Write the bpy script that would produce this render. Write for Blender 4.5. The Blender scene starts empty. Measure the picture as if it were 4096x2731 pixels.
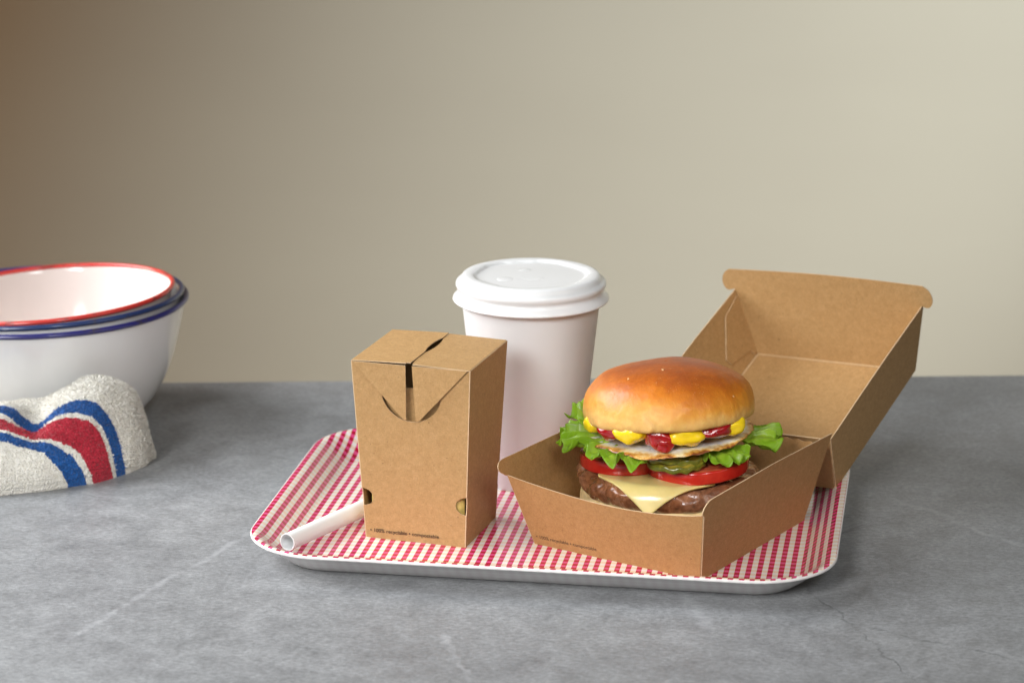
import bpy, bmesh, math, random
from mathutils import Vector, Matrix, noise
random.seed(7)
S = 0.001                      # the script thinks in millimetres
R = math.radians
sc = bpy.context.scene
C = sc.collection

# ---------------------------------------------------------------- camera
cam = bpy.data.cameras.new("camera"); camo = bpy.data.objects.new("camera", cam); C.objects.link(camo)
cam.lens = 100.0; cam.sensor_width = 36.0; cam.clip_start = 0.05; cam.clip_end = 50.0
camo.location = (0, -1.700, 0.580); camo.rotation_euler = (R(90 - 15.54), 0, 0)
cam.dof.use_dof = True; cam.dof.focus_distance = 1.690; cam.dof.aperture_fstop = 9.0
sc.camera = camo

# ---------------------------------------------------------------- world, lamps, exposure
w = bpy.data.worlds.new("World"); sc.world = w; w.use_nodes = True
w.node_tree.nodes["Background"].inputs[0].default_value = (1.0, 0.96, 0.92, 1)
w.node_tree.nodes["Background"].inputs[1].default_value = 0.035

def aim(o, p):
    o.rotation_euler = (Vector(p) - o.location).to_track_quat('-Z', 'Y').to_euler()
def area(name, loc, target, sx, sy, power, col, spread=180):
    l = bpy.data.lights.new(name, 'AREA'); l.shape = 'RECTANGLE'; l.size = sx; l.size_y = sy
    l.energy = power; l.color = col; l.spread = R(spread)
    o = bpy.data.objects.new(name, l); C.objects.link(o); o.location = loc; aim(o, target); return o
area("window_light", (-0.95, 0.12, 0.60), (0.05, -0.36, 0.02), 0.9, 0.75, 10.6, (0.955, 0.98, 1.0), 112)
area("front_fill_light", (-0.72, -1.42, 0.86), (-0.04, -0.12, 0.04), 0.8, 0.7, 1.65, (1.0, 0.985, 0.96), 33)
area("camera_side_fill", (0.42, -1.55, 1.20), (0.03, 0.0, 0.06), 0.6, 0.5, 0.44, (0.97, 0.99, 1.0), 27)  # added fill near the camera axis, brightens the cup front
area("right_fill_light", (1.05, -0.75, 0.85), (0.06, -0.02, 0.03), 0.7, 0.6, 0.19, (1.0, 0.88, 0.74), 42)  # added weak fill lamp, lifts the faces turned right
sp = bpy.data.lights.new("wall_fill_spot", 'SPOT'); sp.energy = 228; sp.spot_size = R(33); sp.spot_blend = 1.0  # added spot out of frame, shapes the wall's left-to-right gradient
sp.shadow_soft_size = 0.15; sp.color = (0.91, 1.01, 1.10)
spo = bpy.data.objects.new("wall_fill_spot", sp); C.objects.link(spo); spo.location = (1.45, -0.45, 1.05); aim(spo, (0.27, 1.0, 0.10))
area("warm_wall_fill", (-1.5, 0.55, 0.4), (-0.4, 1.0, -0.05), 0.4, 0.6, 5.2, (1.0, 0.50, 0.14))  # added warm lamp out of frame, tints the wall's dim left brown

vs = sc.view_settings
vs.view_transform = 'Standard'; vs.look = 'None'; vs.exposure = 0.0; vs.gamma = 1.0
sc.cycles.use_denoising = True
sc.cycles.max_bounces = 10; sc.cycles.transparent_max_bounces = 12

# ---------------------------------------------------------------- material helpers
class N:
    def __init__(s, name):
        s.m = bpy.data.materials.new(name); s.m.use_nodes = True
        s.t = s.m.node_tree; s.b = s.t.nodes["Principled BSDF"]; s.out = s.t.nodes["Material Output"]
    def n(s, typ, **k):
        x = s.t.nodes.new(typ)
        for a, v in k.items():
            if a.startswith('i_'):
                key = a[2:]; key = int(key) if key.isdigit() else key.replace('_', ' ')
                sock = x.inputs[key]
                if hasattr(v, 'links') or isinstance(v, bpy.types.NodeSocket): s.t.links.new(v, sock)
                else: sock.default_value = v
            else: setattr(x, a, v)
        return x
    def l(s, a, b): s.t.links.new(a, b)
    def coord(s, kind='Object', scale=(1, 1, 1), rot=(0, 0, 0), loc=(0, 0, 0)):
        c = s.n('ShaderNodeTexCoord'); m = s.n('ShaderNodeMapping')
        m.inputs['Scale'].default_value = scale; m.inputs['Rotation'].default_value = rot; m.inputs['Location'].default_value = loc
        s.l(c.outputs[kind], m.inputs['Vector']); return m.outputs[0]
    def noise(s, vec, scale, detail=4, rough=0.55, dist=0.0):
        x = s.n('ShaderNodeTexNoise'); x.inputs['Scale'].default_value = scale; x.inputs['Detail'].default_value = detail
        x.inputs['Roughness'].default_value = rough; x.inputs['Distortion'].default_value = dist
        s.l(vec, x.inputs['Vector']); return x.outputs['Fac']
    def ramp(s, fac, stops, interp='LINEAR'):
        x = s.n('ShaderNodeValToRGB'); x.color_ramp.interpolation = interp
        e = x.color_ramp.elements
        while len(e) < len(stops): e.new(0.5)
        for k, (p, c) in enumerate(stops):
            e[k].position = p; e[k].color = (c, c, c, 1) if not hasattr(c, '__len__') else (*c, 1)
        s.l(fac, x.inputs[0]); return x.outputs[0]
    def mix(s, fac, a, b, mode='MIX'):
        x = s.n('ShaderNodeMix'); x.data_type = 'RGBA'; x.blend_type = mode
        for sock, v in ((x.inputs[0], fac), (x.inputs[6], a), (x.inputs[7], b)):
            if isinstance(v, bpy.types.NodeSocket): s.l(v, sock)
            elif hasattr(v, '__len__'): sock.default_value = (*v, 1)
            else: sock.default_value = v
        return x.outputs[2]
    def math(s, op, a, b=0.0, clamp=False):
        x = s.n('ShaderNodeMath'); x.operation = op; x.use_clamp = clamp
        for k, v in ((0, a), (1, b)):
            if isinstance(v, bpy.types.NodeSocket): s.l(v, x.inputs[k])
            else: x.inputs[k].default_value = v
        return x.outputs[0]
    def xyz(s, vec):
        x = s.n('ShaderNodeSeparateXYZ'); s.l(vec, x.inputs[0]); return x.outputs
    def bump(s, h, strength, dist):
        x = s.n('ShaderNodeBump'); x.inputs['Strength'].default_value = strength; x.inputs['Distance'].default_value = dist
        s.l(h, x.inputs['Height']); s.l(x.outputs[0], s.b.inputs['Normal']); return x
    def base(s, c):
        if isinstance(c, bpy.types.NodeSocket): s.l(c, s.b.inputs['Base Color'])
        else: s.b.inputs['Base Color'].default_value = (*c, 1)
    def set(s, **k):
        for a, v in k.items():
            sock = s.b.inputs[a.replace('_', ' ')]
            if isinstance(v, bpy.types.NodeSocket): s.l(v, sock)
            else: sock.default_value = v
        return s

# ---------------------------------------------------------------- materials
def mat_table():
    m = N('grey_stone'); v = m.coord()
    big = m.noise(v, 5.5, 6, 0.6, 0.4); mid = m.noise(v, 46, 8, 0.72, 0.3); fine = m.noise(m.coord(scale=(0.7, 1, 1), rot=(0, 0, 0.3)), 400, 5, 0.75, 0.4)
    grain = m.noise(v, 1700, 2, 0.8)
    c = m.ramp(big, [(0.30, (0.205, 0.213, 0.222)), (0.52, (0.240, 0.249, 0.258)), (0.72, (0.280, 0.290, 0.300))])
    c = m.mix(0.48, c, m.ramp(mid, [(0.30, 0.27), (0.70, 0.74)]), 'OVERLAY')
    c = m.mix(0.42, c, m.ramp(fine, [(0.34, 0.20), (0.66, 0.80)]), 'OVERLAY')
    c = m.mix(0.35, c, m.ramp(grain, [(0.3, 0.25), (0.7, 0.78)]), 'OVERLAY')
    # pale and dark veins: thin level lines of warped noise, broken up by a mask
    vv = m.noise(m.coord(rot=(0, 0, 0.6), scale=(1, 0.7, 1)), 3.1, 5, 0.55, 0.9)
    d = m.math('ABSOLUTE', m.math('SUBTRACT', vv, 0.50))
    line = m.ramp(d, [(0.0, 1.0), (0.010, 0.0)])
    brk = m.ramp(m.noise(v, 9, 4, 0.6), [(0.46, 0.0), (0.60, 1.0)])
    c = m.mix(m.math('MULTIPLY', m.math('MULTIPLY', line, brk), 0.22), c, (0.40, 0.41, 0.425))
    v2 = m.noise(m.coord(rot=(0, 0, -0.5), loc=(3.3, 1.1, 0)), 4.4, 6, 0.6, 1.1)
    d2 = m.math('ABSOLUTE', m.math('SUBTRACT', v2, 0.52))
    line2 = m.ramp(d2, [(0.0, 1.0), (0.0045, 0.0)])
    brk2 = m.ramp(m.noise(v, 7.3, 3, 0.6), [(0.52, 0.0), (0.62, 1.0)])
    dk = m.math('MULTIPLY', line2, brk2)
    c = m.mix(m.math('MULTIPLY', dk, 0.30), c, (0.07, 0.073, 0.078))
    wv = m.noise(v, 26, 5, 0.6); wv2 = m.noise(m.coord(loc=(5, 2, 0)), 90, 4, 0.6); P = m.xyz(v)
    def streak(x0, y0, x1, y1, wd, amp):
        L = math.hypot(x1 - x0, y1 - y0); dx, dy = (x1 - x0) / L, (y1 - y0) / L
        px, py = m.math('SUBTRACT', P[0], x0), m.math('SUBTRACT', P[1], y0)
        t = m.math('ADD', m.math('MULTIPLY', px, dx), m.math('MULTIPLY', py, dy))
        s = m.math('SUBTRACT', m.math('MULTIPLY', px, dy), m.math('MULTIPLY', py, dx))
        s = m.math('ADD', s, m.math('MULTIPLY', m.math('SUBTRACT', wv, 0.5), amp)); s = m.math('ADD', s, m.math('MULTIPLY', m.math('SUBTRACT', wv2, 0.5), amp * 0.35))
        f = m.ramp(m.math('DIVIDE', m.math('ABSOLUTE', s), wd), [(0.25, 1.0), (1.0, 0.0)])
        e = m.ramp(m.math('DIVIDE', t, L), [(0.0, 0.0), (0.12, 1.0), (0.85, 1.0), (1.0, 0.0)])
        return m.math('MULTIPLY', m.math('MULTIPLY', f, e), m.ramp(m.noise(v, 60, 4, 0.65), [(0.38, 0.0), (0.56, 1.0)]))
    for q in ((-0.252, -0.240, -0.150, -0.030, 0.0030, 0.012), (0.098, -0.150, 0.112, -0.215, 0.0060, 0.020), (-0.04, -0.215, -0.02, -0.30, 0.0024, 0.02), (0.24, 0.02, 0.33, -0.10, 0.004, 0.03)):
        c = m.mix(m.math('MULTIPLY', streak(*q), 0.38), c, (0.45, 0.465, 0.49))
    dks = 0.0
    for q in ((0.168, -0.130, 0.222, -0.310, 0.0011, 0.022), (0.196, -0.208, 0.275, -0.262, 0.0010, 0.024), (0.30, -0.02, 0.36, -0.16, 0.0010, 0.03)):
        s_ = streak(*q); dk = m.math('MAXIMUM', dk, s_); c = m.mix(m.math('MULTIPLY', s_, 0.5), c, (0.09, 0.094, 0.10))
    spk = m.n('ShaderNodeTexVoronoi'); spk.inputs['Scale'].default_value = 210; m.l(v, spk.inputs['Vector'])
    sm = m.ramp(spk.outputs['Distance'], [(0.045, 1.0), (0.075, 0.0)])
    sm = m.math('MULTIPLY', sm, m.ramp(m.noise(v, 60, 2), [(0.52, 0.0), (0.60, 1.0)]))
    c = m.mix(m.math('MULTIPLY', sm, 0.5), c, (0.50, 0.51, 0.53))
    m.base(c)
    m.set(Roughness=m.ramp(mid, [(0.3, 0.42), (0.7, 0.62)]))
    m.b.inputs['Specular IOR Level'].default_value = 0.40
    h = m.math('ADD', m.math('MULTIPLY', fine, 0.6), m.math('ADD', m.math('MULTIPLY', mid, 0.9), m.math('MULTIPLY', dk, -1.0)))
    m.bump(h, 0.35, 0.0006)
    return m.m

def mat_wall():
    m = N('matt_plaster'); v = m.coord()
    n1 = m.noise(v, 2.2, 3, 0.5); n2 = m.noise(m.coord(scale=(1, 1, 4)), 3.0, 3, 0.5)
    c = m.ramp(n1, [(0.3, (0.520, 0.455, 0.340)), (0.7, (0.550, 0.485, 0.365))])
    c = m.mix(0.12, c, m.ramp(n2, [(0.3, 0.44), (0.7, 0.56)]), 'OVERLAY')
    m.base(c); m.set(Roughness=0.85); return m.m

def mat_kraft(name='kraft_card', tint=(1, 1, 1), seed=0.0):
    m = N(name); v = m.coord(loc=(seed, seed * .7, seed * .3))
    blotch = m.noise(v, 260, 6, 0.65, 0.3)
    cols = [(0.25, (0.395, 0.230, 0.092)), (0.50, (0.445, 0.268, 0.112)), (0.75, (0.490, 0.303, 0.136))]
    c = m.ramp(blotch, [(p, tuple(a * b for a, b in zip(q, tint))) for p, q in cols])
    f1 = m.noise(m.coord(scale=(1, 1, 3.4), rot=(0.3, 0.5, 0.7)), 620, 3, 0.7, 0.8)
    f2 = m.noise(m.coord(scale=(3.2, 1, 1), rot=(0.8, -0.4, 0.2)), 560, 3, 0.7, 0.8)
    fib = m.math('MAXIMUM', f1, f2)
    c = m.mix(0.42, c, m.ramp(fib, [(0.42, 0.30), (0.78, 0.76)]), 'OVERLAY')
    spk = m.noise(v, 420, 2, 0.5)
    c = m.mix(m.ramp(spk, [(0.245, 0.55), (0.275, 0.0)]), c, (0.13, 0.075, 0.035))
    m.base(c); m.set(Roughness=0.62); m.b.inputs['Specular IOR Level'].default_value = 0.30
    m.bump(m.math('ADD', fib, m.math('MULTIPLY', blotch, 0.8)), 0.22, 0.0004)
    return m.m

def mat_simple(name, col, rough=0.5, spec=0.5, coat=0.0, var=0.0, vscale=60, bump=0.0, bscale=300, bdist=0.0005, sss=0.0, sssr=(0.003, 0.002, 0.001)):
    m = N(name); v = m.coord()
    if var > 0:
        n = m.noise(v, vscale, 4, 0.6)
        m.base(m.ramp(n, [(0.25, tuple(x * (1 - var) for x in col)), (0.75, tuple(min(1, x * (1 + var)) for x in col))]))
    else: m.base(col)
    m.set(Roughness=rough); m.b.inputs['Specular IOR Level'].default_value = spec
    m.b.inputs['Coat Weight'].default_value = coat; m.b.inputs['Coat Roughness'].default_value = 0.08
    if bump > 0: m.bump(m.noise(v, bscale, 4, 0.6), bump, bdist)
    if sss > 0:
        m.b.inputs['Subsurface Weight'].default_value = sss; m.b.inputs['Subsurface Radius'].default_value = sssr
        m.b.inputs['Subsurface Scale'].default_value = 1.0
    return m.m

def mat_paper(name, trans):
    m = N(name); v = m.coord(); n = m.noise(v, 90, 4, 0.6)
    c = m.ramp(n, [(0.25, (0.855, 0.900, 0.920)), (0.75, (0.880, 0.920, 0.940))]); m.base(c); m.set(Roughness=0.42)
    m.b.inputs['Specular IOR Level'].default_value = 0.4
    tr = m.n('ShaderNodeBsdfTranslucent'); tr.inputs['Color'].default_value = (0.92, 0.87, 0.76, 1)
    mx = m.n('ShaderNodeMixShader'); mx.inputs[0].default_value = trans
    m.l(m.b.outputs[0], mx.inputs[1]); m.l(tr.outputs[0], mx.inputs[2]); m.l(mx.outputs[0], m.out.inputs[0])
    return m.m

PER = 6.37
def gingham(m, phase):
    c = m.n('ShaderNodeTexCoord'); x = m.xyz(c.outputs['UV'])
    u = m.math('FRACT', m.math('ADD', x[0], phase)); vv = m.math('FRACT', x[1])
    return m.math('LESS_THAN', u, 0.5), m.math('LESS_THAN', vv, 0.5), u
TRAY_PHASE = 0.0
def mat_gingham():
    m = N('gingham_melamine'); a, b, _ = gingham(m, TRAY_PHASE)
    va = m.noise(m.coord(), 55, 4, 0.6)
    pink = m.mix(m.ramp(va, [(0.3, 0.0), (0.7, 1.0)]), (0.70, 0.060, 0.230), (0.78, 0.095, 0.290))
    red = m.mix(m.ramp(va, [(0.3, 0.0), (0.7, 1.0)]), (0.40, 0.006, 0.030), (0.47, 0.012, 0.046))
    col = m.mix(a, m.mix(b, (0.83, 0.82, 0.80), (0.84, 0.68, 0.54)), m.mix(b, pink, red))
    m.base(col); m.set(Roughness=0.20); m.b.inputs['Coat Weight'].default_value = 0.6; m.b.inputs['Coat Roughness'].default_value = 0.06
    m.bump(m.noise(m.coord(), 30, 2), 0.03, 0.001)
    return m.m
def mat_tray_back():
    m = N('white_melamine'); c = m.n('ShaderNodeTexCoord'); x = m.xyz(c.outputs['UV'])
    t = m.math('SINE', m.math('MULTIPLY', x[0], 2 * math.pi)); t2 = m.math('SINE', m.math('MULTIPLY', x[1], 2 * math.pi))
    f = m.math('ADD', m.math('MULTIPLY', t, 0.30), m.math('ADD', 0.5, m.math('MULTIPLY', t2, 0.12)))
    m.base(m.mix(m.math('MULTIPLY', f, 0.55), (0.80, 0.79, 0.77), (0.70, 0.60, 0.63)))
    m.set(Roughness=0.22); m.b.inputs['Coat Weight'].default_value = 0.4; return m.m

def mat_bun():
    m = N('bun_crust'); v = m.coord(); z = m.xyz(v)[2]
    n1 = m.noise(v, 45, 5, 0.6, 0.4); n2 = m.noise(v, 270, 5, 0.7); n3 = m.noise(m.coord(scale=(1, 1, 0.35)), 160, 4, 0.6)
    h = m.math('ADD', m.math('MULTIPLY', z, 1 / 0.035), m.math('ADD', m.math('MULTIPLY', m.math('SUBTRACT', n1, 0.5), 0.46), m.math('MULTIPLY', m.math('SUBTRACT', m.noise(v, 16, 3, 0.5), 0.5), 0.55)))
    h = m.math('ADD', h, m.math('MULTIPLY', m.math('SUBTRACT', n3, 0.5), 0.20))
    c = m.ramp(h, [(0.02, (0.680, 0.400, 0.125)), (0.18, (0.740, 0.430, 0.120)), (0.38, (0.700, 0.290, 0.030)),
                   (0.58, (0.590, 0.185, 0.014)), (0.80, (0.430, 0.108, 0.012)), (1.0, (0.300, 0.070, 0.016))])
    c = m.mix(0.35, c, m.ramp(n2, [(0.3, 0.34), (0.7, 0.66)]), 'OVERLAY')
    sp = m.n('ShaderNodeTexVoronoi'); sp.inputs['Scale'].default_value = 620; m.l(v, sp.inputs['Vector'])
    sm = m.math('MULTIPLY', m.ramp(sp.outputs['Distance'], [(0.10, 1.0), (0.22, 0.0)]), m.ramp(m.noise(v, 130, 3), [(0.50, 0.0), (0.62, 1.0)]))
    c = m.mix(m.math('MULTIPLY', sm, 0.45), c, (0.80, 0.48, 0.20))
    m.base(c)
    m.set(Roughness=m.ramp(m.math('ADD', h, m.math('MULTIPLY', n2, 0.3)), [(0.2, 0.62), (0.8, 0.40)]))
    m.b.inputs['Specular IOR Level'].default_value = 0.5
    m.b.inputs['Coat Weight'].default_value = 0.05; m.b.inputs['Coat Roughness'].default_value = 0.3
    m.b.inputs['Subsurface Weight'].default_value = 0.12; m.b.inputs['Subsurface Radius'].default_value = (0.004, 0.002, 0.0008); m.b.inputs['Subsurface Scale'].default_value = 1.0
    hb = m.math('ADD', m.math('MULTIPLY', n2, 0.5), m.math('ADD', m.math('MULTIPLY', n3, 0.6), m.math('MULTIPLY', sm, 0.25)))
    m.bump(hb, 0.6, 0.0011)
    return m.m

def mat_patty():
    m = N('grilled_beef'); v = m.coord()
    n1 = m.noise(v, 75, 6, 0.65, 0.5); n2 = m.noise(v, 420, 4, 0.7); n3 = m.noise(v, 28, 3, 0.5)
    c = m.ramp(n1, [(0.28, (0.040, 0.014, 0.007)), (0.42, (0.165, 0.055, 0.022)), (0.56, (0.285, 0.112, 0.050)), (0.76, (0.430, 0.225, 0.135))])
    c = m.mix(m.ramp(n3, [(0.48, 0.0), (0.70, 0.45)]), c, (0.280, 0.150, 0.100))
    c = m.mix(0.4, c, m.ramp(n2, [(0.3, 0.25), (0.7, 0.7)]), 'OVERLAY')
    m.base(c); m.set(Roughness=m.ramp(n1, [(0.3, 0.14), (0.7, 0.34)]))
    m.b.inputs['Coat Weight'].default_value = 0.9; m.b.inputs['Coat Roughness'].default_value = 0.06
    m.bump(m.math('ADD', n1, m.math('MULTIPLY', n2, 0.12)), 0.6, 0.0024)
    return m.m

def mat_lettuce():
    m = N('lettuce_green'); v = m.coord()
    uv = m.n('ShaderNodeTexCoord').outputs['UV']; x = m.xyz(uv)
    n1 = m.noise(v, 110, 4, 0.6)
    c = m.ramp(m.math('ADD', x[1], m.math('MULTIPLY', m.math('SUBTRACT', n1, 0.5), 1.3)),
               [(0.10, (0.640, 0.740, 0.190)), (0.50, (0.480, 0.660, 0.060)), (0.95, (0.290, 0.520, 0.022))])
    # branching vein network
    vo = m.n('ShaderNodeTexVoronoi'); vo.feature = 'DISTANCE_TO_EDGE'; vo.inputs['Scale'].default_value = 5.5
    mp = m.n('ShaderNodeMapping'); mp.inputs['Scale'].default_value = (1.6, 0.8, 1); m.l(uv, mp.inputs['Vector']); m.l(mp.outputs[0], vo.inputs['Vector'])
    vein = m.ramp(vo.outputs['Distance'], [(0.0, 1.0), (0.05, 0.0)])
    c = m.mix(m.math('MULTIPLY', vein, 0.40), c, (0.42, 0.56, 0.16))
    m.base(c); m.set(Roughness=0.38); m.b.inputs['Coat Weight'].default_value = 0.10
    m.bump(m.math('ADD', vo.outputs['Distance'], m.math('MULTIPLY', n1, 0.4)), 0.5, 0.0012)
    tr = m.n('ShaderNodeBsdfTranslucent'); m.l(c, tr.inputs['Color'])
    mx = m.n('ShaderNodeMixShader'); mx.inputs[0].default_value = 0.42
    m.l(m.b.outputs[0], mx.inputs[1]); m.l(tr.outputs[0], mx.inputs[2]); m.l(mx.outputs[0], m.out.inputs[0])
    return m.m

def mat_egg():
    m = N('fried_egg'); v = m.coord(); uv = m.n('ShaderNodeTexCoord').outputs['UV']; x = m.xyz(uv)
    n1 = m.noise(v, 140, 5, 0.65, 0.4); n2 = m.noise(v, 420, 4, 0.7)
    t = m.math('ADD', x[0], m.math('MULTIPLY', m.math('SUBTRACT', m.noise(v, 60, 4, 0.6), 0.52), 0.42))
    t = m.math('ADD', t, m.math('MULTIPLY', m.math('SUBTRACT', n2, 0.5), 0.10))
    c = m.ramp(t, [(0.84, (0.90, 0.90, 0.88)), (0.91, (0.86, 0.76, 0.48)), (0.955, (0.70, 0.40, 0.10)), (0.995, (0.40, 0.14, 0.02)), (1.0, (0.20, 0.06, 0.015))])
    m.base(c); m.set(Roughness=0.28); m.b.inputs['Coat Weight'].default_value = 0.4
    m.b.inputs['Subsurface Weight'].default_value = 0.2; m.b.inputs['Subsurface Radius'].default_value = (0.003, 0.003, 0.002); m.b.inputs['Subsurface Scale'].default_value = 1.0
    m.bump(m.math('MULTIPLY', m.math('ADD', n1, m.math('MULTIPLY', n2, 0.5)), m.ramp(x[0], [(0.75, 0.15), (0.95, 1.0)])), 0.5, 0.0014)
    return m.m

def mat_tomato():
    m = N('tomato_flesh'); v = m.coord(); uv = m.n('ShaderNodeTexCoord').outputs['UV']; x = m.xyz(uv)
    n1 = m.noise(v, 160, 4, 0.6)
    flesh = m.ramp(n1, [(0.3, (0.560, 0.075, 0.035)), (0.7, (0.700, 0.160, 0.075))])
    skin = m.ramp(n1, [(0.3, (0.430, 0.014, 0.010)), (0.7, (0.520, 0.026, 0.016))])
    # seed pockets: five dark wet chambers around the core
    ang = m.math('SINE', m.math('MULTIPLY', x[1], 2 * math.pi * 5)); rad = x[0]
    pocket = m.math('MULTIPLY', m.ramp(ang, [(0.10, 0.0), (0.35, 1.0)]), m.ramp(rad, [(0.28, 0.0), (0.36, 1.0), (0.70, 1.0), (0.77, 0.0)]))
    flesh = m.mix(pocket, flesh, (0.36, 0.030, 0.012))
    c = m.mix(m.ramp(rad, [(0.93, 0.0), (0.97, 1.0)]), flesh, skin)
    m.base(c); m.set(Roughness=0.18); m.b.inputs['Coat Weight'].default_value = 0.5
    m.b.inputs['Subsurface Weight'].default_value = 0.15; m.b.inputs['Subsurface Radius'].default_value = (0.004, 0.001, 0.0006); m.b.inputs['Subsurface Scale'].default_value = 1.0
    m.bump(n1, 0.25, 0.0006); return m.m

def mat_pickle():
    m = N('pickled_gherkin'); v = m.coord(); uv = m.n('ShaderNodeTexCoord').outputs['UV']; x = m.xyz(uv)
    n1 = m.noise(v, 220, 4, 0.6)
    c = m.ramp(m.math('ADD', x[0], m.math('MULTIPLY', m.math('SUBTRACT', n1, 0.5), 0.3)),
               [(0.3, (0.500, 0.330, 0.035)), (0.80, (0.430, 0.310, 0.035)), (0.95, (0.215, 0.195, 0.020)), (1.0, (0.120, 0.130, 0.015))])
    m.base(c); m.set(Roughness=0.16); m.b.inputs['Coat Weight'].default_value = 0.5
    m.b.inputs['Subsurface Weight'].default_value = 0.2; m.b.inputs['Subsurface Radius'].default_value = (0.003, 0.002, 0.0006); m.b.inputs['Subsurface Scale'].default_value = 1.0
    m.bump(n1, 0.3, 0.0006); return m.m

def mat_towel():
    m = N('striped_terry'); v = m.coord(); uv = m.n('ShaderNodeTexCoord').outputs['UV']; y = m.xyz(uv)[1]
    wob = m.noise(v, 500, 3, 0.6)
    y = m.math('ADD', y, m.math('MULTIPLY', m.math('SUBTRACT', wob, 0.5), 0.0011))
    y = m.math('MULTIPLY', y, 10.0)         # metres -> decimetres so the ramp covers 0..1
    W, B, Rd = (0.88, 0.86, 0.80), (0.022, 0.120, 0.40), (0.56, 0.034, 0.062)
    c = m.ramp(y, [(0.0, W), (0.362, B), (0.412, W), (0.432, Rd), (0.540, W), (0.565, B), (0.635, W)], 'CONSTANT')
    n = m.noise(v, 260, 4, 0.7)
    c = m.mix(0.55, c, m.ramp(n, [(0.3, 0.34), (0.7, 0.68)]), 'OVERLAY')
    vo = m.n('ShaderNodeTexVoronoi'); vo.inputs['Scale'].default_value = 640; m.l(m.coord(scale=(1.0, 1.5, 1.0), rot=(0, 0, 0.4)), vo.inputs['Vector'])
    pile = m.math('SUBTRACT', 1.0, vo.outputs['Distance'])
    c = m.mix(0.6, c, m.ramp(vo.outputs['Distance'], [(0.1, 0.64), (0.75, 0.26)]), 'OVERLAY')
    m.base(c); m.set(Roughness=0.95); m.b.inputs['Specular IOR Level'].default_value = 0.1
    m.b.inputs['Sheen Weight'].default_value = 0.25
    m.bump(m.math('ADD', pile, m.math('MULTIPLY', n, 0.5)), 0.8, 0.0013); return m.m

def mat_enamel(name, col, chips=0.0, rough=0.12):
    m = N(name); v = m.coord()
    if chips > 0:
        n = m.noise(v, 95, 4, 0.7); n2 = m.noise(v, 25, 2)
        f = m.math('MULTIPLY', m.ramp(n, [(0.57, 0.0), (0.60, 1.0)]), m.ramp(n2, [(0.38, 0.0), (0.50, 1.0)]))
        m.base(m.mix(m.math('MULTIPLY', f, chips), col, (0.045, 0.035, 0.035)))
    else:
        n = m.noise(v, 18, 4, 0.6); m.base(m.ramp(n, [(0.3, tuple(x * .96 for x in col)), (0.7, col)]))
    m.set(Roughness=rough); m.b.inputs['Coat Weight'].default_value = 0.5; return m.m

M = dict(table=mat_table(), wall=mat_wall(), kraft=mat_kraft(), kraft2=mat_kraft('kraft_card_warm', (0.94, 0.85, 0.77), 3.1),
    edge=mat_simple('kraft_cut_edge', (0.62, 0.45, 0.28), 0.8, 0.2, var=0.12, vscale=400),
    crease=mat_simple('kraft_fold_line', (0.56, 0.39, 0.22), 0.7, 0.2, var=0.10, vscale=300),
    ink=mat_simple('black_print', (0.022, 0.018, 0.016), 0.6, 0.3),
    gingham=mat_gingham(), trayback=mat_tray_back(), bun=mat_bun(), patty=mat_patty(), lettuce=mat_lettuce(), egg=mat_egg(),
    tomato=mat_tomato(), pickle=mat_pickle(), towel=mat_towel(),
    crumb=mat_simple('bun_crumb', (0.74, 0.56, 0.28), 0.75, 0.25, var=0.14, vscale=120, bump=0.6, bscale=240, bdist=0.0012, sss=0.15),
    cheese=mat_simple('melted_cheese', (0.70, 0.545, 0.215), 0.26, 0.5, 0.35, var=0.08, vscale=90, bump=0.12, bscale=160, sss=0.30, sssr=(0.006, 0.004, 0.002)),
    mustard=mat_simple('yellow_mustard', (0.88, 0.62, 0.014), 0.26, 0.5, 0.25, var=0.05, vscale=200, bump=0.1, bscale=250, sss=0.15),
    ketchup=mat_simple('ketchup_relish', (0.34, 0.008, 0.010), 0.10, 0.5, 0.6, var=0.3, vscale=180, bump=0.5, bscale=260, bdist=0.001, sss=0.10),
    paper=mat_paper('white_paperboard', 0.05),
    lid=mat_simple('translucent_plastic', (0.80, 0.815, 0.825), 0.22, 0.5, 0.15, sss=0.25, sssr=(0.004, 0.004, 0.004)),
    straw=mat_paper('white_paper_straw', 0.12),
    enamel=mat_enamel('white_enamel', (0.80, 0.805, 0.81)), enamelp=mat_enamel('pinkish_enamel', (0.82, 0.735, 0.70)),
    navy=mat_enamel('blue_enamel_rim', (0.022, 0.022, 0.16), 0.8, 0.32), blue=mat_enamel('mid_blue_enamel_rim', (0.018, 0.042, 0.14), 0.7, 0.32),
    red=mat_enamel('red_enamel_rim', (0.60, 0.040, 0.030), 0.5, 0.30),
    fry=mat_simple('fried_potato', (0.66, 0.50, 0.15), 0.35, 0.5, 0.2, var=0.25, vscale=140, bump=0.4, bscale=240, bdist=0.001, sss=0.1),
    flake=mat_simple('bread_flake', (0.60, 0.34, 0.16), 0.7, 0.3), oil=mat_simple('oil_drop', (0.72, 0.45, 0.05), 0.05, 0.6, 0.6, sss=0.3))

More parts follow.
